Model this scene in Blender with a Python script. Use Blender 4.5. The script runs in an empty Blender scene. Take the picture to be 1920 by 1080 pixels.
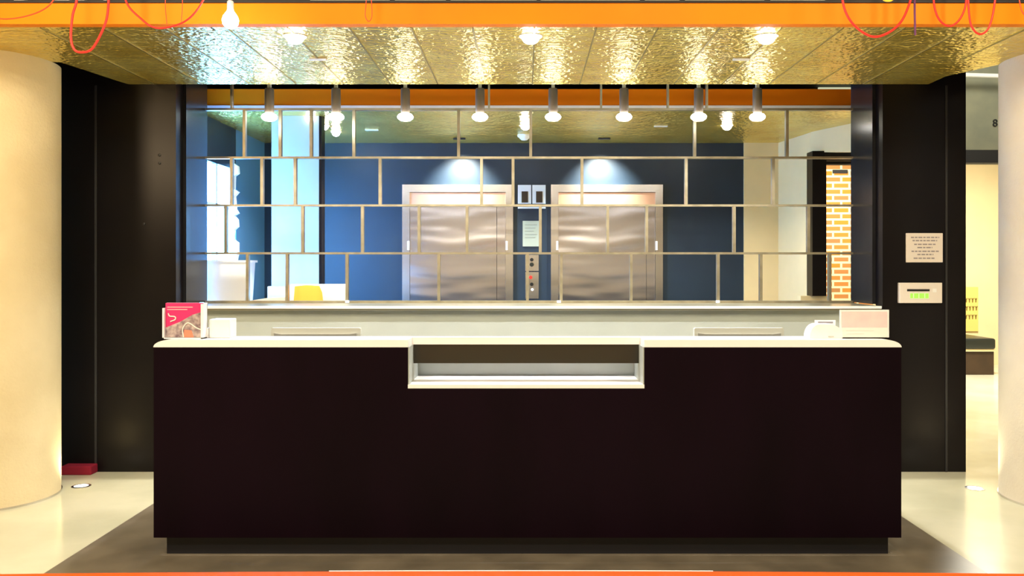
import bpy, bmesh, math, random
from mathutils import Vector, Matrix
random.seed(7)
SC = bpy.context.scene
COL = SC.collection
PI = math.pi

# ------------------------------------------------------------------ camera
EYE = 1.45
F = 1600.0          # focal length in pixels of the 1920 wide frame
VX, VY = 985.0, 500.0
cam_d = bpy.data.cameras.new('camera'); cam = bpy.data.objects.new('camera', cam_d); COL.objects.link(cam)
cam.location = (0, 0, EYE); cam.rotation_euler = (PI/2, 0, 0)
cam_d.sensor_width = 36; cam_d.lens = 36*F/1920
cam_d.shift_x = -(VX-960)/1920; cam_d.shift_y = -(540-VY)/1920
cam_d.clip_start = 0.05
SC.camera = cam

# ------------------------------------------------------------------ world, exposure
SC.view_settings.view_transform = 'Standard'; SC.view_settings.look = 'None'
SC.view_settings.gamma = 1; SC.view_settings.use_curve_mapping = False
SC.view_settings.exposure = 0.35
w = bpy.data.worlds.new('world'); SC.world = w; w.use_nodes = True
w.node_tree.nodes['Background'].inputs[0].default_value = (0.8, 0.85, 1.0, 1)
w.node_tree.nodes['Background'].inputs[1].default_value = 0.12

# ------------------------------------------------------------------ lights
def lamp(kind, name, loc, energy, color=(1, 1, 1), target=None, **kw):
    d = bpy.data.lights.new(name, kind); d.energy = energy; d.color = color
    for k, v in kw.items(): setattr(d, k, v)
    o = bpy.data.objects.new(name, d); COL.objects.link(o); o.location = loc
    if target is not None:
        o.rotation_euler = (Vector(target)-Vector(loc)).to_track_quat('-Z', 'Y').to_euler()
    return o
def X(px, Y): return (px-VX)*Y/F
def Z(py, Y): return EYE-(py-VY)*Y/F
CEIL = 2.739
WARM = (1.0, 0.86, 0.62); NEUT = (1.0, 0.95, 0.86)
# added fill lamps for the front hall and orange beam, unseen above the frame
for x, y in ((-2.6, 2.2), (2.6, 2.2), (-1.0, 1.0), (1.0, 1.0)):
    lamp('AREA', 'hall_fill', (x, y, 3.4), 66, WARM, (x, y+0.6, 0), shape='DISK', size=0.5)
for x in (-2.4, -0.8, 0.8, 2.4):
    lamp('SPOT', 'beam_fill_spot', (x, 3.0, 3.35), 60, (1.0, 0.84, 0.55), (x, 4.6, 2.75), spot_size=1.5, spot_blend=0.8, shadow_soft_size=0.1)
DOWN_Y = 4.77
DOWN_X = [X(p, DOWN_Y) for p in (553, 995, 1437)]
for x in DOWN_X:
    lamp('SPOT', 'desk_downlight_beam', (x, DOWN_Y, CEIL-0.03), 330, (1.0, 0.97, 0.95), (x, DOWN_Y+.05, 0), spot_size=2.0, spot_blend=0.7, shadow_soft_size=0.05)
SPOT_Y = 6.25
SPOT_X = [X(p, SPOT_Y) for p in (505, 630, 760, 900, 1037, 1170, 1310, 1420)]
for x in SPOT_X:
    lamp('SPOT', 'track_spot_beam', (x, SPOT_Y, 2.50), 60, (1.0, 0.97, 0.86), (x, SPOT_Y-.05, 0), spot_size=1.9, spot_blend=0.8, shadow_soft_size=0.04)
LOB_Y = 7.78
LOB_X = [X(p, LOB_Y) for p in (607, 985, 1363)]
for x in LOB_X:
    lamp('SPOT', 'lobby_downlight_beam', (x, LOB_Y, CEIL-0.05), 120, (1.0, 0.97, 0.9), (x, LOB_Y, 0), spot_size=2.2, spot_blend=0.8, shadow_soft_size=0.05)
for px in (862, 1132):
    x = X(px, 8.6)
    lamp('SPOT', 'lift_washer_beam', (x, 8.50, CEIL-0.03), 300, (0.97, 1.0, 0.9), (x, 8.80, 2.25), spot_size=1.5, spot_blend=1.0, shadow_soft_size=0.04)
lamp('AREA', 'passage_lamp', (5.4, 10.2, 3.0), 240, (1.0, 0.96, 0.82), (5.6, 10.6, 0), shape='DISK', size=0.6)
lamp('AREA', 'brick_lamp', (3.3, 9.2, 2.65), 42, (1.0, 0.9, 0.7), (3.5, 10.3, 1.4), shape='DISK', size=0.4)
lamp('AREA', 'bulkhead_fill', (4.2, 6.6, 3.4), 20, (1.0, 0.95, 0.75), (4.2, 8.2, 2.7), shape='DISK', size=0.4)  # added unseen light that brightens the bulkhead
lamp('POINT', 'warm_patch_fill', (-4.2, 2.2, 2.7), 120, (1.0, 0.72, 0.42), shadow_soft_size=0.3)  # added unseen light, gives the left steel wall a warm reflection
for x, tx in ((-2.93, -3.2), (2.94, 3.2)):
    lamp('SPOT', 'column_uplight_beam', (x, 5.6, 0.03), 14, (1.0, 0.9, 0.6), (tx, 5.5, 2.5), spot_size=2.0, spot_blend=0.8, shadow_soft_size=0.05)

# ------------------------------------------------------------------ materials
def new_mat(name):
    m = bpy.data.materials.new(name); m.use_nodes = True
    return m, m.node_tree, m.node_tree.nodes['Principled BSDF']
def N(nt, t, **kw):
    n = nt.nodes.new(t)
    for k, v in kw.items(): setattr(n, k, v)
    return n
def mat(name, col, rough=0.5, metal=0.0, noise=0.0, nscale=6.0, bump=0.0, bscale=40.0, emit=None, estr=0.0, col2=None, stretch=(1, 1, 1), spec=None, coat=0.0):
    m, nt, b = new_mat(name)
    b.inputs['Base Color'].default_value = (*col, 1); b.inputs['Roughness'].default_value = rough
    b.inputs['Metallic'].default_value = metal
    if spec is not None: b.inputs['Specular IOR Level'].default_value = spec
    if coat: b.inputs['Coat Weight'].default_value = coat; b.inputs['Coat Roughness'].default_value = 0.08
    tc = N(nt, 'ShaderNodeTexCoord'); mp = N(nt, 'ShaderNodeMapping'); mp.inputs['Scale'].default_value = stretch
    nt.links.new(tc.outputs['Object'], mp.inputs['Vector'])
    if noise or col2:
        nz = N(nt, 'ShaderNodeTexNoise'); nz.inputs['Scale'].default_value = nscale; nz.inputs['Detail'].default_value = 5
        nt.links.new(mp.outputs[0], nz.inputs['Vector'])
        rp = N(nt, 'ShaderNodeValToRGB'); c2 = col2 or tuple(c*(1-noise) for c in col)
        rp.color_ramp.elements[0].position = 0.35; rp.color_ramp.elements[1].position = 0.65
        rp.color_ramp.elements[0].color = (*c2, 1); rp.color_ramp.elements[1].color = (*col, 1)
        nt.links.new(nz.outputs['Fac'], rp.inputs[0]); nt.links.new(rp.outputs[0], b.inputs['Base Color'])
    if bump:
        nb = N(nt, 'ShaderNodeTexNoise'); nb.inputs['Scale'].default_value = bscale; nb.inputs['Detail'].default_value = 3
        nt.links.new(mp.outputs[0], nb.inputs['Vector'])
        bp = N(nt, 'ShaderNodeBump'); bp.inputs['Strength'].default_value = bump; bp.inputs['Distance'].default_value = 0.02
        nt.links.new(nb.outputs['Fac'], bp.inputs['Height']); nt.links.new(bp.outputs[0], b.inputs['Normal'])
    if emit:
        b.inputs['Emission Color'].default_value = (*emit, 1); b.inputs['Emission Strength'].default_value = estr
    return m
M = {}
M['floor'] = mat('polished_concrete', (0.66, 0.63, 0.46), 0.16, col2=(0.54, 0.52, 0.37), nscale=1.6, bump=0.01, bscale=8)
M['mat'] = mat('dark_floor_inset', (0.19, 0.155, 0.11), 0.35, noise=0.35, nscale=4)
M['concrete'] = mat('pale_concrete', (0.74, 0.62, 0.38), 0.75, col2=(0.64, 0.52, 0.30), nscale=2.2, bump=0.15, bscale=60)
M['concrete_r'] = mat('light_concrete', (0.74, 0.66, 0.52), 0.75, col2=(0.65, 0.57, 0.45), nscale=2.0, bump=0.15, bscale=60)
M['steel'] = mat('blackened_steel', (0.006, 0.0045, 0.005), 0.30, 0.0, col2=(0.004, 0.003, 0.004), spec=0.2, nscale=2.0, bump=0.03, bscale=5)
M['steel_gloss'] = mat('polished_dark_steel', (0.02, 0.02, 0.024), 0.2, 0.1, spec=0.22, noise=0.3, nscale=3)
M['desk'] = mat('dark_stained_panel', (0.0065, 0.0016, 0.0048), 0.45, 0.0, spec=0.07, col2=(0.0045, 0.0012, 0.0032), nscale=3, stretch=(1, 1, 0.3))
M['kick'] = mat('black_kickplate', (0.006, 0.006, 0.01), 0.5)
M['white'] = mat('white_solid_surface', (0.86, 0.83, 0.82), 0.3)
M['white_plain'] = mat('white_plastic', (0.82, 0.82, 0.82), 0.4)
M['cream'] = mat('cream_paint', (0.78, 0.62, 0.34), 0.8, noise=0.06, nscale=3)
M['orange'] = mat('orange_paint', (0.85, 0.235, 0.002), 0.6, spec=0.15, col2=(0.82, 0.20, 0.002), nscale=1.5)
M['red'] = mat('red_cord_rubber', (0.85, 0.02, 0.01), 0.5)
M['red_thin'] = mat('thin_red_cord', (0.75, 0.06, 0.01), 0.5)
M['purple'] = mat('dark_purple_cord', (0.12, 0.02, 0.10), 0.5)
M['yellow'] = mat('yellow_plastic', (0.9, 0.6, 0.05), 0.5)
M['dark'] = mat('dark_void_paint', (0.012, 0.011, 0.012), 0.7)
M['raw_steel'] = mat('raw_steel_bar', (0.42, 0.38, 0.28), 0.36, 0.85, noise=0.25, nscale=12)
M['lobby'] = mat('slate_blue_paint', (0.012, 0.027, 0.048), 0.42, noise=0.2, nscale=2)
M['pilaster'] = mat('white_wall_paint', (0.42, 0.43, 0.44), 0.7)
M['panel_back'] = mat('grey_green_panel', (0.42, 0.46, 0.43), 0.38, noise=0.08, nscale=3)
M['greenwall'] = mat('olive_grey_concrete', (0.36, 0.35, 0.24), 0.8, col2=(0.24, 0.25, 0.19), nscale=2.5)
M['grey'] = mat('grey_plastic', (0.55, 0.56, 0.50), 0.4)
M['black'] = mat('black_plastic', (0.01, 0.01, 0.01), 0.35)
M['paper'] = mat('white_paper', (0.82, 0.80, 0.74), 0.7)
M['ink'] = mat('grey_ink', (0.28, 0.25, 0.27), 0.8)
M['sign'] = mat('pale_sign_plate', (0.72, 0.65, 0.60), 0.5)
M['pinkp'] = mat('pale_pink_print', (0.78, 0.62, 0.60), 0.6, col2=(0.70, 0.55, 0.56), nscale=14)
M['magenta'] = mat('magenta_print', (0.72, 0.03, 0.16), 0.4)
M['photo_print'] = mat('collage_print', (0.55, 0.45, 0.42), 0.5, col2=(0.18, 0.12, 0.14), nscale=38)
M['coral'] = mat('coral_print', (0.85, 0.25, 0.15), 0.5)
M['acrylic'] = mat('clear_acrylic_edge', (0.85, 0.84, 0.88), 0.15)
M['brown'] = mat('brown_wood', (0.045, 0.022, 0.008), 0.5, noise=0.3)
M['leather'] = mat('dark_green_leather', (0.014, 0.016, 0.012), 0.35)
M['orange_box'] = mat('amber_panel', (0.92, 0.42, 0.05), 0.5)
M['table'] = mat('red_orange_laminate', (0.85, 0.07, 0.005), 0.5, spec=0.2)
M['gold'] = mat('gold_print', (0.16, 0.09, 0.01), 0.5)
M['yellowpanel'] = mat('pale_yellow_panel', (0.72, 0.55, 0.14), 0.6)
M['lamp'] = mat('lit_lamp', (1, 1, 1), 0.5, emit=(1.0, 0.97, 0.9), estr=30)
M['lamp_soft'] = mat('lit_diffuser', (1, 1, 1), 0.5, emit=(1.0, 0.96, 0.85), estr=4)
M['green_led'] = mat('green_display', (0.1, 0.6, 0.05), 0.5, emit=(0.3, 1.0, 0.05), estr=1.0)
M['window'] = mat('daylight_pane', (0.5, 0.7, 1), 0.2, emit=(0.13, 0.43, 1.0), estr=30)
M['clerestory'] = mat('clerestory_pane', (0.7, 0.7, 0.5), 0.4, emit=(0.9, 0.95, 0.62), estr=0.5)
M['blind'] = mat('white_blind_fabric', (0.9, 0.93, 0.97), 0.8)

def steel_doors():
    m, nt, b = new_mat('brushed_stainless')
    b.inputs['Metallic'].default_value = 1; b.inputs['Roughness'].default_value = 0.22
    b.inputs['Base Color'].default_value = (0.76, 0.74, 0.80, 1)
    tc = N(nt, 'ShaderNodeTexCoord'); mp = N(nt, 'ShaderNodeMapping'); mp.inputs['Scale'].default_value = (1.2, 1, 5.0)
    nt.links.new(tc.outputs['Object'], mp.inputs[0])
    nz = N(nt, 'ShaderNodeTexNoise'); nz.inputs['Scale'].default_value = 1.0; nz.inputs['Detail'].default_value = 1
    nt.links.new(mp.outputs[0], nz.inputs['Vector'])
    bp = N(nt, 'ShaderNodeBump'); bp.inputs['Strength'].default_value = 0.5; bp.inputs['Distance'].default_value = 0.03
    nt.links.new(nz.outputs['Fac'], bp.inputs['Height']); nt.links.new(bp.outputs[0], b.inputs['Normal'])
    return m
M['stainless'] = steel_doors()
M['stainless_flat'] = mat('satin_stainless', (0.75, 0.72, 0.70), 0.25, 1.0)

def tin():
    m, nt, b = new_mat('pressed_tin')
    b.inputs['Metallic'].default_value = 0.75; b.inputs['Roughness'].default_value = 0.27
    tc = N(nt, 'ShaderNodeTexCoord')
    n1 = N(nt, 'ShaderNodeTexNoise'); n1.inputs['Scale'].default_value = 3; n1.inputs['Detail'].default_value = 4
    nt.links.new(tc.outputs['Object'], n1.inputs['Vector'])
    rp = N(nt, 'ShaderNodeValToRGB'); rp.color_ramp.elements[0].position = 0.3; rp.color_ramp.elements[1].position = 0.7
    rp.color_ramp.elements[0].color = (0.72, 0.50, 0.07, 1); rp.color_ramp.elements[1].color = (0.92, 0.74, 0.20, 1)
    nt.links.new(n1.outputs['Fac'], rp.inputs[0]); nt.links.new(rp.outputs[0], b.inputs['Base Color'])
    # repeating pressed motif, tile 0.33 m, plus small hammering
    sc = N(nt, 'ShaderNodeVectorMath', operation='SCALE'); sc.inputs['Scale'].default_value = 1/0.33
    nt.links.new(tc.outputs['Object'], sc.inputs[0])
    fr = N(nt, 'ShaderNodeVectorMath', operation='FRACTION'); nt.links.new(sc.outputs[0], fr.inputs[0])
    su = N(nt, 'ShaderNodeVectorMath', operation='SUBTRACT'); su.inputs[1].default_value = (0.5, 0.5, 0.5)
    nt.links.new(fr.outputs[0], su.inputs[0])
    ab = N(nt, 'ShaderNodeVectorMath', operation='ABSOLUTE'); nt.links.new(su.outputs[0], ab.inputs[0])
    wv = N(nt, 'ShaderNodeTexWave', wave_type='RINGS'); wv.inputs['Scale'].default_value = 2.2; wv.inputs['Distortion'].default_value = 6; wv.inputs['Detail'].default_value = 1; wv.inputs['Detail Scale'].default_value = 3
    nt.links.new(ab.outputs[0], wv.inputs['Vector'])
    vo = N(nt, 'ShaderNodeTexNoise'); vo.inputs['Scale'].default_value = 26; vo.inputs['Detail'].default_value = 2
    nt.links.new(tc.outputs['Object'], vo.inputs['Vector'])
    mx = N(nt, 'ShaderNodeMath', operation='MULTIPLY_ADD'); mx.inputs[1].default_value = 1.6
    nt.links.new(vo.outputs['Fac'], mx.inputs[0]); nt.links.new(wv.outputs['Fac'], mx.inputs[2])
    bp = N(nt, 'ShaderNodeBump'); bp.inputs['Strength'].default_value = 0.6; bp.inputs['Distance'].default_value = 0.008
    nt.links.new(mx.outputs[0], bp.inputs['Height']); nt.links.new(bp.outputs[0], b.inputs['Normal'])
    return m
M['tin'] = tin()

def brick():
    m, nt, b = new_mat('orange_brick'); b.inputs['Roughness'].default_value = 0.85
    tc = N(nt, 'ShaderNodeTexCoord'); mp = N(nt, 'ShaderNodeMapping'); mp.inputs['Rotation'].default_value = (PI/2, 0, 0)
    nt.links.new(tc.outputs['Object'], mp.inputs[0])
    br = N(nt, 'ShaderNodeTexBrick'); br.offset = 0.5
    for k, v in (('Scale', 1.0), ('Mortar Size', 0.014), ('Mortar Smooth', 0.2), ('Brick Width', 0.2), ('Row Height', 0.075), ('Bias', -0.15)): br.inputs[k].default_value = v
    br.inputs['Color1'].default_value = (0.70, 0.22, 0.02, 1); br.inputs['Color2'].default_value = (0.30, 0.17, 0.07, 1)
    br.inputs['Mortar'].default_value = (0.80, 0.70, 0.45, 1)
    nt.links.new(mp.outputs[0], br.inputs['Vector']); nt.links.new(br.outputs['Color'], b.inputs['Base Color'])
    return m
M['brick'] = brick()

# ------------------------------------------------------------------ geometry helpers
class MB:
    def __init__(s): s.bm = bmesh.new()
    def box(s, x0, x1, y0, y1, z0, z1, bev=0.0):
        vs = [s.bm.verts.new((x, y, z)) for x in (x0, x1) for y in (y0, y1) for z in (z0, z1)]
        fs = [s.bm.faces.new([vs[i] for i in f]) for f in ((0, 1, 3, 2), (4, 6, 7, 5), (0, 4, 5, 1), (2, 3, 7, 6), (0, 2, 6, 4), (1, 5, 7, 3))]
        if bev:
            es = list({e for f in fs for e in f.edges})
            bmesh.ops.bevel(s.bm, geom=es, offset=bev, segments=3, profile=0.5, affect='EDGES')
        return s
    def prism(s, pts, y0, y1):                      # outline in XZ, extruded along Y
        a = [s.bm.verts.new((x, y0, z)) for x, z in pts]; b = [s.bm.verts.new((x, y1, z)) for x, z in pts]
        s.bm.faces.new(a); s.bm.faces.new(b[::-1]); n = len(pts)
        for i in range(n): s.bm.faces.new((a[i], b[i], b[(i+1) % n], a[(i+1) % n]))
        return s
    def plan(s, pts, z0, z1):                       # outline in XY, extruded along Z
        a = [s.bm.verts.new((x, y, z0)) for x, y in pts]; b = [s.bm.verts.new((x, y, z1)) for x, y in pts]
        s.bm.faces.new(a); s.bm.faces.new(b[::-1]); n = len(pts)
        for i in range(n): s.bm.faces.new((a[i], b[i], b[(i+1) % n], a[(i+1) % n]))
        return s
    def lathe(s, cx, cy, prof, seg=32, mtx=None):   # (r, z) profile about a vertical axis
        rings = []
        for r, z in prof:
            rings.append([s.bm.verts.new((cx+r*math.cos(2*PI*k/seg), cy+r*math.sin(2*PI*k/seg), z)) for k in range(seg)])
        if mtx:
            for rg in rings:
                for v in rg: v.co = mtx @ v.co
        for a, b in zip(rings, rings[1:]):
            for k in range(seg): s.bm.faces.new((a[k], a[(k+1) % seg], b[(k+1) % seg], b[k]))
        for rg in (rings[0], rings[-1]):
            try: s.bm.faces.new(rg)
            except ValueError: pass
        return s
    def tube(s, pts, r, seg=8):
        pts = [Vector(p) for p in pts]; rings = []
        for i, p in enumerate(pts):
            t = (pts[min(i+1, len(pts)-1)]-pts[max(i-1, 0)]).normalized()
            u = t.cross(Vector((0, 1, 0)))
            if u.length < 1e-3: u = t.cross(Vector((1, 0, 0)))
            u.normalize(); v = t.cross(u)
            rings.append([s.bm.verts.new(p+u*r*math.cos(2*PI*k/seg)+v*r*math.sin(2*PI*k/seg)) for k in range(seg)])
        for a, b in zip(rings, rings[1:]):
            for k in range(seg): s.bm.faces.new((a[k], a[(k+1) % seg], b[(k+1) % seg], b[k]))
        s.bm.faces.new(rings[0]); s.bm.faces.new(rings[-1][::-1])
        return s
    def build(s, name, m, parent=None, smooth=False, origin=None):
        bmesh.ops.recalc_face_normals(s.bm, faces=s.bm.faces)
        if origin is not None:
            for v in s.bm.verts: v.co -= Vector(origin)
        elif parent is not None:
            for v in s.bm.verts: v.co -= world_loc(parent)
        me = bpy.data.meshes.new(name); s.bm.to_mesh(me); s.bm.free(); me.materials.append(m)
        if smooth:
            for p in me.polygons: p.use_smooth = True
            me.set_sharp_from_angle(angle=math.radians(40))
        o = bpy.data.objects.new(name, me); COL.objects.link(o)
        if parent is not None: o.parent = parent
        elif origin is not None: o.location = origin
        return o
def world_loc(o):
    v = Vector(o.location)
    while o.parent: o = o.parent; v = v+o.location
    return v
def thing(name, label, cat, loc=(0, 0, 0), group=None):
    o = bpy.data.objects.new(name, None); COL.objects.link(o); o.location = loc
    return tag(o, label, cat, group)
def tag(o, label, cat, group=None):
    o['label'] = label; o['category'] = cat
    if group: o['group'] = group
    return o
def struct(o): o['kind'] = 'structure'; return o
def copy_tree(o, parent=None):
    c = o.copy(); COL.objects.link(c); c.parent = parent
    for ch in list(o.children): copy_tree(ch, c)
    return c
def smooth_path(pts, n=10):
    out = []; P = [Vector(p) for p in pts]
    P = [2*P[0]-P[1]]+P+[2*P[-1]-P[-2]]
    for i in range(1, len(P)-2):
        for k in range(n):
            t = k/n; a, b, c, d = P[i-1], P[i], P[i+1], P[i+2]
            out.append(0.5*((2*b)+(c-a)*t+(2*a-5*b+4*c-d)*t*t+(3*b-a-3*c+d)*t**3))
    out.append(P[-2]); return out

# ------------------------------------------------------------------ the setting
BY = 6.03                     # plane of the dark steel wall behind the desk
GY = 6.53                     # plane of the welded bar screen
LY = 8.9                      # lift wall
struct(MB().box(-7, 9, -3, 13.5, -0.1, 0).build('floor', M['floor']))
struct(MB().box(-2.27, 2.18, 3.55, 5.45, 0.0, 0.004).build('floor', M['mat']))
# pressed tin ceiling over the desk
struct(MB().plan([(-6, 4.57), (6, 4.57), (6, 5.2), (3.016, 5.456), (2.847, BY-.25), (2.847, BY), (-2.81, BY), (-2.93, 5.385), (-3.6, 5.2), (-6, 5.2)], CEIL, CEIL+0.03).build('ceiling', M['tin'], origin=(0, 0, CEIL)))
struct(MB().box(-3.1, 3.3, 7.03, LY+.1, CEIL, CEIL+0.03).build('ceiling', M['tin'], origin=(0, 0, CEIL)))
struct(MB().box(-7, 9, -3, 13.5, 3.6, 3.7).build('ceiling', M['dark']))
# thin seams of the tin panels
sm = MB()
for k in range(-9, 10):
    x = 0.05+k*0.333
    if k in (-9, 9): continue
    sm.box(x-.004, x+.004, 4.6, BY-.02 if abs(x) < 2.7 else 5.3, CEIL-.004, CEIL)
struct(sm.build('trim_5', mat('tin_seam', (0.32, 0.25, 0.08), 0.4, 0.8)))

# dark steel wall with the wide opening
XL = X(330, BY); XR = X(1655, BY)
wl = MB(); wl.box(X(100, BY), XL, BY, BY+.12, 0, 2.95)
for z in (0.9, 1.78): pass
struct(wl.build('wall_back_left', M['steel'], origin=(X(100, BY), BY, 0)))
struct(MB().box(XR, X(1811, BY), BY, BY+.12, 0, 2.95).build('wall_back_right', M['steel'], origin=(XR, BY, 0)))
# plate joints and end plates of the steel wall
struct(MB().box(X(178, BY), X(182, BY), BY-.006, BY, 0, 2.73).build('trim_6', M['dark']))
struct(MB().box(X(1772, BY), X(1776, BY), BY-.006, BY, 0, 2.73).build('trim_7', M['dark']))
# jambs
for nm, x0, x1 in (('trim_1', XL-.004, XL+.004), ('trim_2', XR-.004, XR+.004)):
    struct(MB().box(x0-.02, x1+.02, BY+.121, GY+.02, 1.18, 2.9).build(nm, M['steel_gloss']))
for px0, px1, nm in ((372, 384, 'trim_3'), (1600, 1612, 'trim_4')):
    struct(MB().box(X(px0, GY), X(px1, GY), GY-.06, GY+.05, 1.18, 2.9).build(nm, M['steel_gloss']))
# low wall under the ledge and an added dark wall, reflected in the lift doors
struct(MB().box(XL, XR, BY+.07, BY+.11, 0, 1.139).build('wall_back_low', M['panel_back'], origin=(0, BY, 0)))
struct(MB().box(XL, XR, BY+.75, BY+.79, 0, 1.139).build('wall_dark_reflected', M['dark']))
# header above and void behind the slot
struct(MB().box(-3.3, 3.4, 7.3, 7.4, 2.80, 2.98).build('wall_void', M['dark']))
struct(MB().box(-3.3, 3.4, 6.16, 7.4, 2.98, 3.02).build('ceiling', M['dark']))
struct(MB().box(X(1535, 7.28), X(1640, 7.28), 7.28, 7.3, 2.85, 2.98).build('window_3', M['clerestory']))
struct(MB().box(-6, X(575, 5.3), 5.3, 5.4, 2.78, 3.6).build('wall_void', M['dark']))
struct(MB().box(X(1560, 5.3), 6, 5.3, 5.4, 2.78, 3.6).build('wall_void', M['dark']))
cw = struct(MB().box(X(575, 5.3), X(1560, 5.3), 5.34, 5.38, 2.78, 3.6).build('window_2', M['clerestory']))
for px in (575, 735, 840, 1010, 1205, 1280, 1440, 1555):
    MB().box(X(px, 5.3)-.012, X(px, 5.3)+.012, 5.29, 5.339, 2.78, 3.6).build('mullion', M['dark'], cw)

# orange beams
b1 = MB().box(-5, 5, 4.5, 4.56, Z(48, 4.53), Z(9, 4.53)).build('orange_beam', M['orange'], origin=(0, 4.5, Z(48, 4.53)))
tag(b1, 'long bright orange painted beam along the front edge of the tin ceiling', 'beam')
MB().box(-5, 5, 4.49, 4.57, Z(9, 4.53), Z(9, 4.53)+.012).build('top_flange', M['dark'], b1)
b2 = MB().box(-3.05, 3.2, 6.97, 7.03, 2.765, 2.90).build('orange_beam', M['orange'], origin=(0, 6.97, 2.76))
tag(b2, 'dimmer orange beam seen behind the bar screen, above the lift lobby', 'beam')
MB().box(-3.05, 3.2, 6.96, 7.03, 2.735, 2.765).build('lower_trim', M['white_plain'], b2)

# columns
for x, y, m, l in ((-3.38, 5.38, 'concrete', 'round pale concrete column at the left edge of the photo'), (3.40, 5.31, 'concrete_r', 'round pale concrete column at the right edge of the photo')):
    c = MB().lathe(x, y, [(0.4, 0), (0.4, CEIL)], 96).build('concrete_column', M[m], smooth=True, origin=(x, y, 0))
    tag(c, l, 'column')
    MB().lathe(x, y, [(0.406, 0), (0.406, 0.012)], 96).build('base_ring', M['stainless_flat'], c, True)

# lobby behind
struct(MB().box(-3.0, 2.64, LY, LY+.1, 0, CEIL).build('wall_lobby', M['lobby'], origin=(0, LY, 0)))
struct(MB().box(X(1395, LY-.02), 2.64, LY-.02, LY, 0, CEIL).build('wall_cream', M['cream'], origin=(2, LY, 0)))
struct(MB().plan([(2.63, LY), (X(1520, 8.2), 8.18), (X(1520, 8.2)+.12, 8.18), (2.75, LY+.1)], 0, CEIL).build('wall_cream', M['cream']))
w3 = MB(); za, zb = 2.545, 2.475
vs = [(X(1520, 8.17), 8.17, za), (2.96, 7.62, zb), (2.96, 7.62, CEIL), (X(1520, 8.17), 8.17, CEIL)]
f = [w3.bm.verts.new(v) for v in vs]+[w3.bm.verts.new((v[0]+.1, v[1]+.03, v[2])) for v in vs]
for q in ((0, 1, 2, 3), (7, 6, 5, 4), (0, 4, 5, 1), (1, 5, 6, 2), (2, 6, 7, 3), (3, 7, 4, 0)): w3.bm.faces.new([f[i] for i in q])
struct(w3.build('wall_cream', M['cream']))
struct(MB().box(X(1500, 8.08), X(1550, 8.08), 8.06, 8.16, 0, Z(555, 8.06)).build('wall_pier', M['cream']))
# dark portal frame and brick beyond
fr = tag(MB().box(X(1520, 8.05), X(1546, 8.05), 8.0, 8.16, Z(555, 8.0), Z(283, 8.0)).box(X(1546, 8.05), 3.5, 8.0, 8.16, Z(301, 8.0), Z(283, 8.0)).build('portal_frame', M['steel'], origin=(2.7, 8.05, 1.17)),
         'black steel portal frame right of the cream wall, brick wall behind it', 'door frame')
MB().box(X(1546, 8.1), 3.4, 8.1, 8.2, Z(308, 8.1), Z(300, 8.1)).build('inner_lining', M['dark'], fr)
struct(MB().box(2.75, 4.4, 10.4, 10.5, 0, 3.6).build('wall_brick', M['brick'], origin=(2.75, 10.4, 0)))
vent = tag(MB().box(X(1562, 10.38), X(1590, 10.38), 10.385, 10.4, Z(325, 10.38), Z(318, 10.38)).build('air_brick', M['dark'], origin=(X(1576, 10.38), 10.39, Z(322, 10.38))),
           'small dark air brick near the top of the brick wall', 'vent')

# left side wall of the lobby with the daylight window
struct(MB().box(-2.83, -2.72, 8.02, LY, 0, CEIL).build('wall_left_lobby', mat('blue_daylit_wall', (.07,.20,.38), .5)))  # blue window light put into the colour of this stretch
struct(MB().box(-2.83, -2.72, 6.2, 8.02, 2.36, CEIL).build('wall_left_lobby', M['lobby']))
struct(MB().box(-2.83, -2.72, 6.2, 8.02, 0, 0.9).build('wall_left_lobby', M['lobby']))
win = struct(MB().box(-2.80, -2.78, 6.2, 8.02, 0.9, 2.36).build('window_1', M['window'], origin=(-2.79, 6.2, .9)))
MB().box(-2.77, -2.73, 7.53, 7.57, .9, 2.36).box(-2.77, -2.73, 6.2, 8.02, 1.98, 2.01).build('window_frame', M['white_plain'], win)
# white column in the lobby
pc = tag(MB().box(X(509, 7.3), X(598, 7.3), 7.3, 7.42, 0, CEIL).build('square_column', M['pilaster'], origin=(X(553, 7.3), 7.36, 0)),
         'square white column in the lift lobby, beside the bright window', 'column')
MB().box(X(598, 7.3), X(603, 7.3), 7.3, 7.42, 0, CEIL).build('corner_guard', M['steel'], pc)

# passage at the far right
struct(MB().box(2.9, 8, 12.6, 12.7, 0, 3.6).build('wall_passage', M['cream']))
struct(MB().box(X(1800, 8.2), 5.0, 8.2, 8.3, Z(281, 8.2), 3.6).build('wall_bulkhead', M['greenwall']))
struct(MB().box(X(1800, 8.1), 5.0, 8.1, 8.25, Z(305, 8.1), Z(281, 8.1)).build('trim_8', M['dark']))
pp = tag(MB().tube([(X(1800, 7.9), 7.9, Z(140, 7.9)), (5, 7.9, Z(146, 7.9))], .02).build('ceiling_pipe', M['white_plain'], origin=(4, 7.9, Z(142, 7.9))),
         'thin pale pipe running high above the passage on the right', 'pipe')
# passage number
td = bpy.data.curves.new('numeral', 'FONT'); td.body = '8'; td.size = .10; td.extrude = .004; td.align_x = 'CENTER'
to = bpy.data.objects.new('wall_numeral', td); COL.objects.link(to); to.location = (X(1866, 8.19), 8.19, Z(237, 8.19)); to.rotation_euler = (PI/2, 0, 0)
me_ = bpy.data.meshes.new_from_object(to); t2 = bpy.data.objects.new('wall_numeral', me_); COL.objects.link(t2); t2.location = to.location; t2.rotation_euler = to.rotation_euler
bpy.data.objects.remove(to); me_.materials.clear(); me_.materials.append(M['dark']); tag(t2, 'small dark numeral high on the wall beside the right column', 'sign')
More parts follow.
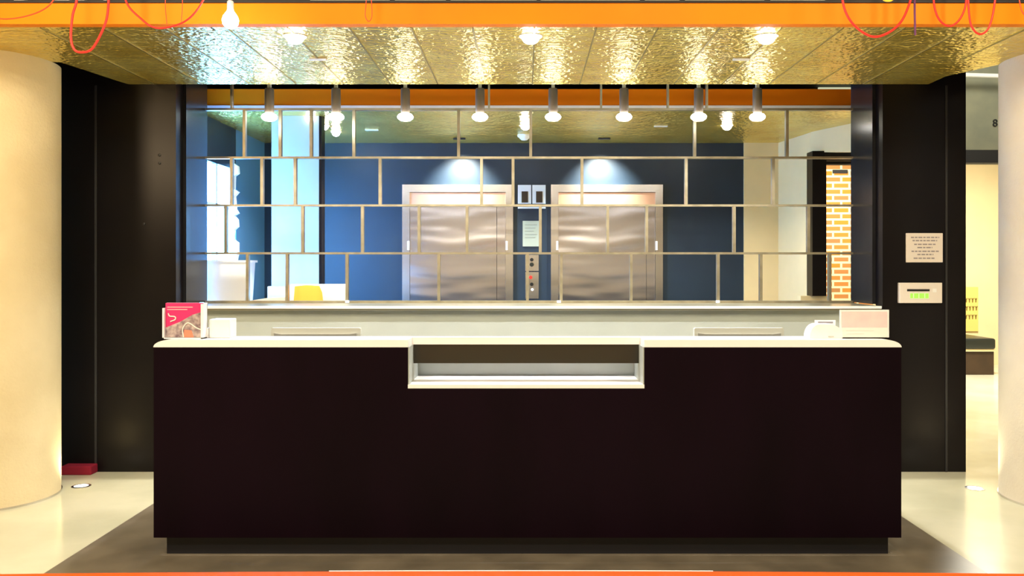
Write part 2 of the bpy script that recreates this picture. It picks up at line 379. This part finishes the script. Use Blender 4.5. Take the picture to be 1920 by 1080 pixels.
# bench, yellow panel
bn = thing('bench', 'dark upholstered bench against the cream wall of the passage', 'bench', (5.9, 11.9, 0))
MB().box(5.2, X(1868, 11.4), 11.4, 12.5, 0.345, 0.49, .03).build('seat_cushion', M['leather'], bn, True)
MB().box(5.2, X(1868, 11.4)-.01, 11.42, 12.5, 0.315, 0.345).build('seat_trim', M['cream'], bn)
MB().box(5.2, X(1868, 11.4)-.01, 11.44, 12.48, 0.0, 0.315).build('bench_base', M['brown'], bn)
yp = thing('wall_panel', 'narrow yellow panel with rows of gold Y marks above the bench', 'panel', (X(1815, 12.57), 12.58, 1.0))
MB().box(X(1780, 12.57), X(1834, 12.57), 12.57, 12.6, .5, 1.15).build('board', M['yellowpanel'], yp)
g = MB()
for r_, py in enumerate((563, 578, 594)):
    for k in range(6):
        cx = X(1800+k*6+(r_ % 2), 12.56); cz = Z(py, 12.56); d = .018
        g.prism([(cx-d, cz+.03), (cx-d+.01, cz+.03), (cx, cz+.012), (cx+d-.01, cz+.03), (cx+d, cz+.03), (cx+.006, cz), (cx+.006, cz-.03), (cx-.006, cz-.03), (cx-.006, cz)], 12.562, 12.569)
g.build('gold_marks', M['gold'], yp)

# front hall enclosure (out of frame, what the metal reflects)
struct(MB().box(-7.1, -7, -3, 13.5, 0, 3.6).build('wall_left', M['concrete']))
struct(MB().box(9, 9.1, -3, 13.5, 0, 3.6).build('wall_right', M['cream']))
struct(MB().box(-7, 9, -3.1, -3, 0, 3.6).build('wall_front', M['concrete']))
struct(MB().box(-7, -2.85, 13.4, 13.5, 0, 3.6).build('wall_back', M['concrete']))

# ------------------------------------------------------------------ reception desk
DY = 4.25; DL, DR = X(288, DY), X(1690, DY); NL, NR = X(765, DY), X(1208, DY)
ZB, ZT0, ZT1 = 0.10, 1.049, 1.086
ZN0, ZN1 = Z(728, DY), Z(721, DY)
dk = thing('reception_desk', 'long dark reception desk with white top and central lowered niche', 'desk', ((DL+DR)/2, 4.6, 0.004))
fp = MB()
fp.prism([(DL, ZB), (DR, ZB), (DR, ZT0), (NR, ZT0), (NR, ZN0), (NL, ZN0), (NL, ZT0), (DL, ZT0)], DY, DY+.04)
fp.build('front_panel', M['desk'], dk)
for a, b in ((DL, DL+.04), (DR-.04, DR)):
    MB().box(a, b, DY+.04, 5.0, ZB, ZT0).build('side_panel', M['desk'], dk)
MB().box(DL+.045, DR-.045, DY+.05, 4.98, 0.004, ZB).build('kickplate', M['kick'], dk)
# white top: two rounded ends, set back across the niche
def end_arc(x, sgn, rx=.085, rz=ZT1-ZT0, n=8):
    return [(x+sgn*rx*(1-math.sin(PI/2*k/n)), ZT0+rz*math.cos(PI/2*(1-k/n))*1.0) if False else (x+sgn*rx*(1-math.cos(PI/2*k/n)), ZT0+rz*math.sin(PI/2*k/n)) for k in range(n+1)]
top = MB()
TB = 4.47
top.prism(end_arc(DL, 1)+[(NL, ZT1), (NL, ZT0)], DY-.004, TB)
top.prism(end_arc(DR, -1)+[(NR, ZT1), (NR, ZT0)], DY-.004, TB)
top.prism([(NL, ZT0), (NL, ZT1), (NR, ZT1), (NR, ZT0)], DY+.15, TB)
top.build('countertop', M['white'], dk)
MB().box(NL, NR, DY-.004, 4.60, ZN0, ZN1).build('niche_shelf', M['white'], dk)
MB().box(NL, NL+.006, DY+.003, 4.6, ZN1, ZT0).build('niche_side', M['panel_back'], dk)
MB().box(NR-.006, NR, DY+.003, 4.6, ZN1, ZT0).build('niche_side', M['panel_back'], dk)
MB().box(NL+.002, NR-.002, DY+.16, DY+.18, Z(681, 4.41), ZT0).build('niche_apron', mat('dark_bronze_glass', (0.022, 0.021, 0.014), 0.25), dk)
MB().box(NL, NR, 4.60, 4.62, ZN0, ZT0).build('niche_back', M['panel_back'], dk)
MB().box(DL+.04, DR-.04, 4.62, 5.0, 0.71, 0.74).build('worktop', M['white'], dk)

# ledge behind
ld = thing('steel_ledge', 'long dark shelf ledge with bright front edge under the bar screen', 'shelf', (0, BY, 1.14))
MB().box(XL+.01, XR-.01, BY, 6.85, 1.14, 1.172).build('shelf_board', mat('ledge_steel', (0.30, 0.29, 0.22), 0.3, 0.7), ld)
MB().box(XL+.01, XR-.01, BY-.008, BY, 1.154, 1.172).build('front_edge', M['acrylic'], ld)

# ------------------------------------------------------------------ bar screen
scn = thing('bar_screen', 'welded steel bar screen in a brick pattern above the ledge', 'screen', (0, GY, 1.172))
GX0, GX1 = X(384, GY), X(1600, GY)
rows = [205.5, 296, 385.5, 475, 567]
zr = [Z(p, GY) for p in rows]
for z in zr[:-1]:
    MB().box(GX0, GX1, GY-.02, GY+.02, z-.008, z+.008).build('rail', M['raw_steel'], scn)
MB().box(GX0, GX1, GY-.02, GY+.02, 1.1722, 1.190).build('rail', M['raw_steel'], scn)
zr[-1] = 1.181
cols = [[435, 917, 1127, 1252, 1325],
        [459, 526, 584, 664, 860, 995, 1302, 1475],
        [435, 492, 554, 713, 903, 962, 1091, 1286, 1449],
        [424, 568, 680, 786, 876, 1013, 1139, 1212, 1376, 1515],
        [465, 539, 651, 823, 989, 1052, 1183, 1346, 1426, 1555]]
tops = [2.93]+zr[:-1]
for r_, cs in enumerate(cols):
    zt = tops[r_]; zb_ = zr[r_]
    for px in cs:
        x = X(px, GY); h = .007 if r_ == 0 else .0105
        MB().box(x-h, x+h, GY-.019, GY+.019, zb_+.008, zt-(.008 if r_ else 0)).build('upright', M['raw_steel'], scn)
for px in (651, 1048, 1346):
    MB().lathe(0, 0, [(.001, -.02), (.016, -.018), (.016, .0), (.001, .002)], 16, Matrix.Translation((X(px, GY-.05), GY-.05, 1.193))).build('fixing_foot', M['white_plain'], scn, True)

# ------------------------------------------------------------------ lights: fixtures
def spot_proto(x):
    t = thing('track_spotlight', 'x', 'spotlight', (x, SPOT_Y, 2.95), 'row of track spotlights above the ledge')
    MB().box(x-.012, x+.012, SPOT_Y-.012, SPOT_Y+.012, 2.74, 2.95).build('stem', M['grey'], t)
    MB().lathe(x, SPOT_Y, [(.001, 2.76), (.030, 2.755), (.034, 2.74), (.034, 2.59), (.030, 2.575), (.022, 2.58)], 24).build('housing', mat('bronze_housing', (0.16, 0.13, 0.10), 0.45, .3) if 'bronze_housing' not in bpy.data.materials else bpy.data.materials['bronze_housing'], t, True)
    MB().lathe(x, SPOT_Y, [(.001, 2.515), (.035, 2.520), (.054, 2.535), (.058, 2.548), (.048, 2.564), (.02, 2.576)], 24).build('lit_lamp', M['lamp'], t, True)
    return t
where = ['leftmost', 'second from the left', 'third from the left', 'fourth from the left', 'fourth from the right', 'third from the right', 'second from the right', 'rightmost']
sp0 = spot_proto(SPOT_X[0])
for i, x in enumerate(SPOT_X):
    s_ = sp0 if i == 0 else copy_tree(sp0)
    s_.location.x = x
    s_['label'] = 'lit cylindrical track spotlight above the ledge, %s of the eight' % where[i]
tk = tag(MB().box(XL+.05, XR-.05, SPOT_Y-.02, SPOT_Y+.02, 2.95, 2.98).build('light_track', M['dark'], origin=(0, SPOT_Y, 2.98)), 'black ceiling track that carries the row of eight spotlights', 'track')

def downlight(x, y, r, label, group):
    t = thing('recessed_downlight', label, 'ceiling light', (x, y, CEIL), group)
    MB().lathe(x, y, [(r*1.25, CEIL-.001), (r*1.25, CEIL-.004), (r*1.02, CEIL-.005), (r*.98, CEIL-.001)], 32).build('trim_ring', M['white_plain'], t, True)
    MB().lathe(x, y, [(.001, CEIL-.045), (r*.45, CEIL-.041), (r*.75, CEIL-.031), (r*.95, CEIL-.014), (r*.97, CEIL-.002)], 32).build('lit_lens', M['lamp'], t, True)
    return t
for x, s_ in zip(DOWN_X, ('left', 'middle', 'right')):
    downlight(x, DOWN_Y, .052, 'round lit downlight in the tin ceiling above the desk, %s one of three' % s_, 'downlights above the desk')
for x, s_ in zip(LOB_X, ('left', 'middle', 'right')):
    downlight(x, LOB_Y, .045, 'small lit downlight in the lobby ceiling behind the bar screen, %s of its row' % s_, 'downlights of the lift lobby')
for px, py, s_ in ((583, 218, 'nearest the left column, highest in the photo'), (630, 247, 'lowest of the left cluster in the photo')):
    yy = (CEIL-EYE)*F/(VY-py)
    downlight(X(px, yy), yy, .04, 'small lit downlight in the lobby ceiling, '+s_, 'downlights of the lift lobby')
for px, s_ in ((862, 'left'), (1132, 'right')):
    t = thing('wall_washer', 'recessed wall washer above the %s lift' % s_, 'ceiling light', (X(px, 8.6), 8.55, CEIL), 'wall washers above the lifts')
    MB().box(X(px, 8.6)-.06, X(px, 8.6)+.06, 8.52, 8.58, CEIL-.012, CEIL-.001).build('bezel', M['dark'], t)
# ceiling slots
for px, py, ww, s_ in ((597, 110, .05, 'left of the middle, over the desk'), (1390, 110, .05, 'right of the middle, over the desk')):
    yy = (CEIL-EYE)*F/(VY-py); x = X(px, yy)
    t = thing('ceiling_slot', 'small white slot fitting in the tin ceiling, %s' % s_, 'vent', (x, yy, CEIL), 'white slots in the tin ceiling')
    MB().box(x-ww, x+ww, yy-.02, yy+.02, CEIL-.008, CEIL-.001).build('bezel', M['white_plain'], t)
for px, py, s_ in ((697, 243, 'left'), (1239, 236, 'right')):
    yy = (CEIL-EYE)*F/(VY-py); x = X(px, yy)
    t = thing('ceiling_slot', 'small white slot fitting in the lobby ceiling, %s side' % s_, 'vent', (x, yy, CEIL), 'white slots in the lobby ceiling')
    MB().box(x-.06, x+.06, yy-.02, yy+.02, CEIL-.008, CEIL-.001).build('bezel', M['white_plain'], t)
yy = 8.35
t = thing('smoke_detector', 'white domed smoke detector on the lobby ceiling between the lifts', 'smoke detector', (X(983, yy), yy, CEIL))
MB().lathe(X(983, yy), yy, [(.001, CEIL-.055), (.03, CEIL-.05), (.05, CEIL-.03), (.054, CEIL-.02)], 24).build('dome', M['white_plain'], t, True)
MB().lathe(X(983, yy), yy, [(.065, CEIL-.02), (.068, CEIL-.001)], 24).build('base', M['white_plain'], t, True)
# pendant dome in the window corner
t = thing('pendant_lamp', 'white dome pendant lamp hanging near the bright left window', 'lamp', (X(430, 8.3), 8.3, CEIL))
x = X(430, 8.3)
MB().lathe(x, 8.3, [(.10, Z(296, 8.3)), (.095, Z(292, 8.3)), (.05, Z(285, 8.3)), (.012, Z(282, 8.3)), (.008, Z(280, 8.3))], 32).build('lamp_shade', M['blind'], t, True)
MB().tube([(x, 8.3, CEIL), (x, 8.3, Z(282, 8.3))], .004).build('cord', M['dark'], t)
# floor uplights
for x, y, s_ in ((-2.93, 5.63, 'left'), (2.94, 5.58, 'right')):
    t = thing('floor_uplight', 'round lit uplight set in the floor beside the %s column' % s_, 'floor light', (x, y, 0), 'floor uplights')
    MB().lathe(x, y, [(.06, 0), (.06, .004), (.045, .006), (.044, .002)], 32).build('bezel', M['stainless_flat'], t, True)
    MB().lathe(x, y, [(.042, 0), (.042, .004), (.001, .005)], 32).build('lit_lens', M['lamp_soft'], t, True)

# ------------------------------------------------------------------ lifts
def lift(px0, px1, label, loc_x):
    f0 = LY-.03
    t = thing('elevator_door', label, 'elevator', (X((px0+px1)/2, LY), f0, 0))
    a, b = X(px0, f0), X(px1, f0); zt = Z(346, f0); fw = X(px0+14, f0)-a; zh = Z(360, f0)
    MB().box(a, a+fw, f0, LY, 0, zt).box(b-fw, b, f0, LY, 0, zt).box(a+fw, b-fw, f0, LY, zh, zt).build('door_frame', M['stainless_flat'], t)
    MB().box(a+fw, b-fw, LY-.012, LY-.002, Z(384, f0), zh-.004).build('transom', mat('peach_reflection_steel_%d' % px0, (0.9, 0.55, 0.38), 0.35, 0.8), t)  # peach reflection put into the transom colour
    mid = b-fw-(b-a)*.08
    MB().box(a+fw+.002, mid-.002, LY-.018, LY-.004, 0.005, Z(385, f0)).build('door_leaf', M['stainless'], t)
    MB().box(mid+.002, b-fw-.002, LY-.014, LY-.004, 0.005, Z(385, f0)).build('door_leaf', M['stainless'], t)
    for xx in (a+fw*.8, b-fw*.9):
        MB().box(xx-.008, xx+.014, f0-.006, f0, Z(469, f0), Z(452, f0)).build('braille_plate', M['sign'], t)
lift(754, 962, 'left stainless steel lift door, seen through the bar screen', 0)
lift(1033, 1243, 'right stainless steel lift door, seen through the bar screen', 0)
f0 = LY-.02
t = thing('lift_indicator', 'white double lift indicator with two dark displays between the lifts', 'indicator', (X(997, LY), LY, Z(365, LY)))
for a, b in ((971, 996), (998, 1023)):
    cs = MB().box(X(a, f0), X(b, f0), LY-.03, LY, Z(382, f0), Z(347, f0)).build('casing', M['white_plain'], t)
    MB().box(X(a+7, f0), X(b-6, f0), LY-.034, LY-.03, Z(380, f0), Z(359, f0)).build('display', M['brown'], cs)
MB().box(X(971, f0), X(1023, f0), LY-.03, LY, Z(391, f0), Z(386, f0)).build('lower_strip', M['white_plain'], t)
t = tag(MB().box(X(980, f0), X(1012, f0), LY-.01, LY, Z(462, f0), Z(414, f0)).build('paper_notice', mat('aged_paper', (.40,.42,.33), .8), origin=(X(996, LY), LY, Z(438, LY))), 'cream paper notice on the wall between the two lifts', 'notice')
g = MB()
for k in range(5): g.box(X(984, f0), X(1007-(k % 3)*3, f0), LY-.012, LY-.01, Z(422+k*6, f0), Z(421+k*6, f0))
g.build('print', mat('faint_print', (.25, .25, .2), .8), t)
t = thing('call_panel', 'tall stainless lift call panel with round buttons below the paper notice', 'control panel', (X(997, LY), LY, Z(515, LY)))
pu = MB().box(X(985, f0), X(1010, f0), LY-.015, LY, Z(508, f0), Z(478, f0)).build('upper_plate', M['stainless_flat'], t)
pl = MB().box(X(985, f0), X(1010, f0), LY-.012, LY, Z(560, f0), Z(510, f0)).build('lower_plate', M['stainless_flat'], t)
RX = Matrix.Rotation(PI/2, 4, 'X')
for px, py, r, m in ((997, 487, .018, 'black'), (997, 496, .022, 'leather'), (995, 520, .018, 'red'), (997, 533, .018, 'black'), (998, 543, .014, 'white_plain')):
    MB().lathe(0, 0, [(r, 0), (r, .008), (.001, .009)], 20, Matrix.Translation((X(px, f0), LY-.013, Z(py, f0))) @ RX).build('button', M[m], pu if py < 510 else pl, True)

# ------------------------------------------------------------------ signs on the right steel wall
f0 = BY-.012
t = thing('wall_notice', 'pale rectangular notice with lines of text on the right steel wall', 'sign', (X(1733, BY), BY-.001, Z(464, BY)))
MB().box(X(1699, f0), X(1768, f0), BY-.012, BY-.001, Z(492, f0), Z(437, f0), .003).build('plate', M['sign'], t)
g = MB()
for py, a, b in ((445, 1708, 1761), (451, 1711, 1757), (458, 1714, 1754), (464, 1720, 1748), (471, 1709, 1760), (477, 1720, 1750), (484, 1713, 1752)):
    x = a
    while x < b:
        l = random.uniform(4, 9); g.box(X(x, f0), X(min(x+l, b), f0), BY-.0135, BY-.012, Z(py+1.4, f0), Z(py-1.0, f0)); x += l+1.8
g.build('printed_lines', M['ink'], t)
t = thing('wall_intercom', 'cream wall unit with green lit display below the wall notice', 'intercom', (X(1725, BY), BY-.001, Z(549, BY)))
cs = MB().box(X(1684, f0), X(1764, f0), BY-.035, BY-.001, Z(568, f0), Z(530, f0), .004).build('casing', M['sign'], t)
MB().box(X(1698, f0), X(1740, f0), BY-.037, BY-.035, Z(546, f0), Z(542, f0)).build('slot', M['black'], cs)
for k, (a, b) in enumerate(((1704, 1709), (1711, 1719), (1721, 1730), (1732, 1738))):
    MB().box(X(a, f0), X(b, f0), BY-.037, BY-.035, Z(559, f0), Z(550, f0), .0015).build('display_digit', M['green_led'], cs)
MB().box(X(1746, f0), X(1753, f0), BY-.037, BY-.035, Z(548, f0), Z(541, f0)).build('button', M['white_plain'], cs)
t = tag(MB().box(X(119, BY-.06), X(176, BY-.06), BY-.1, BY-.002, 0, .062, .008).build('low_plinth', mat('deep_red_felt', (.25,.0,.02), .8), origin=(X(147, BY), BY-.05, 0)), 'low dark red strip on the floor against the left steel wall', 'plinth')
# bolts on the left steel plates
for px, py in ((299, 291), (299, 306), (270, 420)):
    tag(MB().lathe(0, 0, [(.010, 0), (.010, .005), (.001, .007)], 12, Matrix.Translation((X(px, BY), BY-.0005, Z(py, BY))) @ RX).build('wall_bolt', M['black'], smooth=True, origin=(X(px, BY), BY, Z(py, BY))),
        {291: 'dark bolt head on the left steel wall, topmost one', 306: 'dark bolt head on the left steel wall, just below the topmost', 420: 'dark bolt head on the left steel wall, lowest one'}[py], 'bolt', 'bolt heads on the left steel wall')

# ------------------------------------------------------------------ things on the desk
yb = 4.33
t = thing('brochure_holder', 'clear brochure holder at the left end of the desk top', 'holder', (X(346, yb), yb, ZT1))
x0, x1 = X(309, yb), X(385, yb); zt = Z(568, yb)
MB().box(x0, x0+.008, yb-.03, yb+.03, ZT1, Z(577, yb)).build('side_wall', M['acrylic'], t)
MB().box(x1-.012, x1, yb-.03, yb+.03, ZT1, zt-.004).build('side_wall', M['acrylic'], t)
MB().box(x0, x1, yb-.03, yb+.03, ZT1, ZT1+.006).box(x0, x1, yb+.025, yb+.03, ZT1, zt).build('back_plate', M['acrylic'], t)
bx0, bx1 = x0+.009, x1-.013
br_ = thing('leaflet', 'magenta leaflet with a collage print in the clear brochure holder', 'leaflet', ((bx0+bx1)/2, yb, ZT1+.007))
MB().box(bx0, bx1, yb-.012, yb+.012, ZT1+.007, zt).build('pages', M['magenta'], br_)
H = zt-ZT1-.007; zz = lambda f: ZT1+.007+H*f; xx = lambda f: bx0+(bx1-bx0)*f
MB().prism([(xx(0), zz(0)), (xx(1), zz(0)), (xx(1), zz(.74)), (xx(.75), zz(.66)), (xx(.4), zz(.45)), (xx(0), zz(.28))], yb-.0135, yb-.012).build('collage', M['photo_print'], br_)
MB().prism([(xx(.5), zz(0)), (xx(.78), zz(0)), (xx(.72), zz(.2)), (xx(.52), zz(.22))], yb-.015, yb-.0135).build('coral_block', M['coral'], br_)
MB().tube(smooth_path([(xx(.08), yb-.015, zz(.70)), (xx(.12), yb-.015, zz(.62)), (xx(.26), yb-.015, zz(.60)), (xx(.27), yb-.015, zz(.52)), (xx(.14), yb-.015, zz(.46))]), .003).build('logo_swoosh', M['paper'], br_)
MB().tube(smooth_path([(xx(.50), yb-.015, zz(.0)), (xx(.48), yb-.015, zz(.25)), (xx(.62), yb-.015, zz(.42)), (xx(.85), yb-.015, zz(.28)), (xx(.98), yb-.015, zz(.22))]), .003).build('pale_arc', M['paper'], br_)
MB().box(xx(.05), xx(.75), yb-.014, yb-.012, zz(.87), zz(.89)).box(xx(.05), xx(.6), yb-.014, yb-.012, zz(.80), zz(.82)).build('title_lines', M['pinkp'], br_)
yb = 4.38
t = thing('tissue_box', 'plain white box beside the brochure holder on the desk', 'box', (X(415, yb), yb, ZT1))
MB().box(X(396, yb), X(435, yb), yb-.03, yb+.07, ZT1, Z(598, yb), .004).build('carton', M['white_plain'], t)
MB().box(X(386, yb), X(395, yb), yb-.03, yb+.05, ZT1, Z(615, yb), .003).build('flap', M['white_plain'], t)
# monitors behind the counter
def monitor(px0, px1, label):
    y = 4.78; x0, x1 = X(px0, y), X(px1, y); zt = Z(615, y); cx = (x0+x1)/2
    t = thing('computer_monitor', label, 'monitor', (cx, y+.05, .74), 'monitors on the staff side of the desk')
    cs = MB().prism([(x0+.004, .80), (x1-.004, .80), (x1, zt-.006), (x1-.006, zt), (x0+.006, zt), (x0, zt-.006)], y, y+.035).build('casing', M['grey'], t)
    MB().prism([(x0+.03, .85), (x1-.03, .85), (x1-.02, zt-.028), (x1-.06, zt-.034), (x0+.06, zt-.034), (x0+.02, zt-.028)], y-.012, y).build('back_shell', mat('dark_shell', (.25, .25, .22), .5) if 'dark_shell' not in bpy.data.materials else bpy.data.materials['dark_shell'], t)
    MB().box(x0+.015, x1-.015, y+.035, y+.037, .82, zt-.015).build('screen', M['black'], cs)
    sb = MB().box(cx-.11, cx+.11, y-.08, y+.10, .74, .76, .004).build('stand_base', M['grey'], t)
    MB().box(cx-.03, cx+.03, y-.03, y-.012, .76, .95).build('stand_neck', M['grey'], sb)
monitor(508, 676, 'pale grey monitor top behind the left half of the counter')
monitor(1302, 1470, 'pale grey monitor top behind the right half of the counter')
# card sign and dispenser on the right
yb = 4.33
t = thing('card_display', 'wide framed pale pink card display at the right end of the counter', 'sign holder', (X(1621, yb), yb, ZT1))
a, b, zt = X(1575, yb), X(1667, yb), Z(581, yb)
MB().box(a, b, yb, yb+.008, ZT1, zt).box(a, b, yb, yb+.09, ZT1, ZT1+.005).build('stand', M['white_plain'], t)
MB().box(a+.008, b-.010, yb-.003, yb, ZT1+.055, zt-.008).build('upper_print', M['pinkp'], t)
MB().box(a+.008, b-.010, yb-.003, yb, ZT1+.006, ZT1+.055).build('lower_print', M['paper'], t)
MB().box(a+.03, a+.12, yb-.0045, yb-.003, ZT1+.022, ZT1+.024).box(a+.03, a+.17, yb-.0045, yb-.003, ZT1+.038, ZT1+.040).build('printed_lines', M['sign'], t)
t = thing('rounded_caddy', 'white rounded caddy on the counter left of the card display', 'caddy', (X(1540, 4.36), 4.36, ZT1))
x0, x1 = X(1513, 4.36), X(1574, 4.36); h = Z(607, 4.36)-ZT1; pts = [(x0, ZT1)]
for k in range(9): a_ = PI/2*k/8; pts.append((x0+.05*(1-math.cos(a_)), ZT1+.004+(h-.004)*math.sin(a_)))
pts += [(x1-.05, ZT1+h), (x1-.02, ZT1+h*.8), (x1, ZT1+h*.6), (x1, ZT1)]
MB().prism(pts, 4.32, 4.41).build('body', M['white_plain'], t, True)
MB().box(X(1553, 4.32), X(1563, 4.32), 4.317, 4.32, Z(632, 4.32), Z(630, 4.32)).build('button', M['grey'], t)
t = thing('card_stand', 'small clear framed card stand behind the white rounded caddy', 'sign holder', (X(1547, 4.44), 4.44, ZT1))
MB().box(X(1528, 4.44), X(1566, 4.44), 4.435, 4.445, ZT1, Z(600, 4.44)).build('plate', M['acrylic'], t)
MB().box(X(1533, 4.44), X(1561, 4.44), 4.433, 4.435, Z(606, 4.44), Z(603, 4.44)).build('header_strip', M['ink'], t)

# ------------------------------------------------------------------ things on the ledge behind the screen
LZ = 1.172
yb = 6.66
t = thing('storage_bin', 'large white tapering bin on the ledge in front of the bright window', 'bin', (X(425, yb), yb, LZ))
MB().prism([(X(372, yb), LZ), (X(463, yb), LZ), (X(468, yb), Z(492, yb)), (X(372, yb), Z(492, yb))], yb-.05, yb+.14).build('tub', M['white_plain'], t)
MB().box(X(370, yb), X(472, yb), yb-.055, yb+.145, Z(492, yb), Z(488, yb)).build('rim', M['white_plain'], t)
t = tag(MB().prism([(X(474, 6.64), LZ), (X(536, 6.64), LZ), (X(536, 6.64), Z(557, 6.64)), (X(500, 6.64), Z(559, 6.64)), (X(474, 6.64), Z(563, 6.64))], 6.60, 6.72).build('paper_stack', M['paper'], origin=(X(500, 6.64), 6.66, LZ)),
        'low stack of white papers on the ledge between the bin and the boxes', 'papers')
t = tag(MB().box(X(501, 6.75), X(538, 6.75), 6.75, 6.84, LZ, Z(537, 6.75), .006).build('carton', mat('pale_blue_card', (.55, .72, .82), .6), smooth=True, origin=(X(520, 6.8), 6.8, LZ)),
        'pale blue carton on the ledge left of the white box', 'box')
t = thing('carton', 'white rounded box with an amber panel on the ledge behind the screen', 'box', (X(595, 6.75), 6.8, LZ))
MB().box(X(543, 6.72), X(649, 6.72), 6.72, 6.84, LZ, Z(533, 6.72), .012).build('body', M['white_plain'], t, True)
pts = [(X(551, 6.72), LZ+.008), (X(606, 6.72), LZ+.008), (X(604, 6.72), Z(548, 6.72)), (X(599, 6.72), Z(536, 6.72)), (X(575, 6.72), Z(534.5, 6.72)), (X(553, 6.72), Z(537, 6.72))]
MB().prism(pts, 6.714, 6.72).build('amber_panel', M['orange_box'], t)
# gathered white blind at the window
bl = thing('window_blind', 'gathered white blind with scalloped edge at the right of the window', 'blind', (-2.7, 7.9, 2.3))
pts = []
zs = [(305, 437), (312, 447), (325, 448), (330, 441), (355, 440), (360, 448), (368, 441), (392, 443), (400, 448), (404, 440), (412, 446), (425, 447), (431, 440), (448, 438), (455, 447), (475, 447), (490, 444), (500, 442)]
yb = 7.93
for py, px in zs: pts.append((X(px, yb), Z(py, yb)))
pts += [(-2.74, Z(500, yb)), (-2.74, Z(305, yb))]
MB().prism(pts, yb-.03, yb+.03).build('fabric', M['blind'], bl)
MB().box(-2.74, X(437, yb), yb-.04, yb+.04, Z(305, yb), Z(300, yb)).build('head_rail', M['white_plain'], bl)

# ------------------------------------------------------------------ cords hanging in front of the beam
CY = 4.25
def cord(pix, r, m, label, ends=(True, True), y=CY):
    P = [(X(px, y), y, Z(py, y)) for px, py in pix]
    P = smooth_path(P, 8)
    if ends[0]: P = [Vector((P[0][0], y, 3.6))]+P
    if ends[1]: P = P+[Vector((P[-1][0], y, 3.6))]
    o = MB().tube(P, r, 8).build('hanging_cord', M[m], smooth=True, origin=(P[0][0], y, 3.6))
    tag(o, label, 'cord', 'cords hanging in front of the orange beam')
cord([(-60, -20), (-40, 18), (0, 35), (50, 30), (90, 12), (112, -20)], .0035, 'red_thin', 'thin red cord looping off the left edge of the photo')
cord([(146, -25), (143, 5), (136, 30), (133, 70), (139, 92), (152, 98), (172, 92), (190, 62), (201, 30), (205, -20)], .006, 'red', 'deepest red cord loop, hanging below the beam at the far left')
cord([(228, -25), (240, 10), (262, 33), (285, 50), (310, 52), (345, 41), (370, 18), (392, -20)], .0048, 'red', 'wide red cord loop between the deep loop and the pendant bulb', y=4.2)
cord([(312, -30), (310, 10), (313, 46)], .002, 'red_thin', 'left of two thin straight cords inside the wide red loop', (True, False), 4.21)
cord([(342, -30), (342, 10), (340, 42)], .002, 'red_thin', 'right of two thin straight cords inside the wide red loop', (True, False), 4.21)
cord([(689, -25), (686, 10), (685, 30), (691, 40), (697, 32), (697, 10), (694, -20)], .0022, 'red_thin', 'narrow dark red cord loop hanging near the middle of the beam')
cord([(1576, -25), (1583, 15), (1597, 42), (1620, 62), (1642, 69), (1668, 60), (1690, 40), (1704, 10), (1712, -20)], .006, 'red', 'broad red cord loop left of the purple cord')
cord([(1716, -30), (1715, 10), (1716, 66)], .0055, 'purple', 'dark purple straight cord hanging at the right of the beam', (True, False), 4.3)
cord([(1750, -25), (1752, 12), (1762, 38), (1780, 49), (1798, 38), (1810, 12), (1812, -20)], .005, 'red', 'shallow red cord loop right of the purple cord')
cord([(1814, -25), (1817, 25), (1822, 50), (1836, 64), (1852, 55), (1862, 25), (1868, -20)], .005, 'red', 'rightmost red cord loop, beside the right column', y=4.3)
cord([(1909, -30), (1912, 5), (1921, 28), (1940, 30), (1950, -30)], .003, 'red_thin', 'thin brown red cord at the top right corner of the photo')
cord([(1648, -25), (1655, -3), (1665, 2), (1675, -3), (1682, -25)], .005, 'yellow', 'small yellow cord loop above the broad red loop', y=4.2)
# white connectors on top of the beam
zb1 = Z(9, 4.53)+.012
for px, wd, l in ((42, 20, 'at the far left'), (122, 28, 'left of the deep red loop'), (155, 18, 'inside the deep red loop'), (202, 7, 'at the deep loop\'s right strand')):
    t = thing('cable_connector', 'white cable connector on top of the orange beam, %s' % l, 'connector', (X(px, 4.53), 4.53, zb1), 'white connectors on the orange beam')
    MB().box(X(px-wd/2, 4.53), X(px+wd/2, 4.53), 4.50, 4.55, zb1, zb1+.014, .003).build('body', M['white_plain'], t)
# pendant bulb
t = thing('pendant_bulb', 'bare lit pendant bulb hanging in front of the orange beam', 'lamp', (X(432, 4.2), 4.2, 3.6))
x = X(432, 4.2); zc = Z(38, 4.2)
MB().tube([(x, 4.2, 3.6), (x, 4.2, zc+.085)], .003).build('cord', M['red_thin'], t)
MB().lathe(x, 4.2, [(.012, zc+.095), (.016, zc+.09), (.016, zc+.05), (.012, zc+.048)], 20).build('lamp_holder', M['white_plain'], t, True)
MB().lathe(x, 4.2, [(.001, zc-.042), (.02, zc-.038), (.036, zc-.02), (.040, zc), (.034, zc+.02), (.02, zc+.04), (.013, zc+.05)], 24).build('lit_bulb', M['lamp'], t, True)

# ------------------------------------------------------------------ orange table in the foreground
t = thing('table', 'red orange table top along the bottom edge of the photo', 'table', (0, 1.6, 0))
n = 24; pts = [(-1.6, 1.2), (1.6, 1.2)]
for k in range(n+1):
    x = 1.6-3.2*k/n; pts.append((x, 2.0-.018*(x/1.2)**2))
tz = EYE-571*2.0/F
MB().plan(pts, tz-.03, tz).build('tabletop', M['table'], t)
e = MB(); q = []
for k in range(17):
    x = .44-.9*k/16; q.append((x, 2.001-.018*(x/1.2)**2))
q2 = [(x, y+.004) for x, y in q][::-1]
e.plan(q+q2, tz-.012, tz+.0005).build('edge_highlight', M['white'], t)  # highlight along the far table edge, built as a white strip
for sx in (-1.3, 1.3):
    for sy in (1.3, 1.85):
        MB().box(sx-.025, sx+.025, sy-.025, sy+.025, 0, tz-.03).build('leg', M['dark'], t)
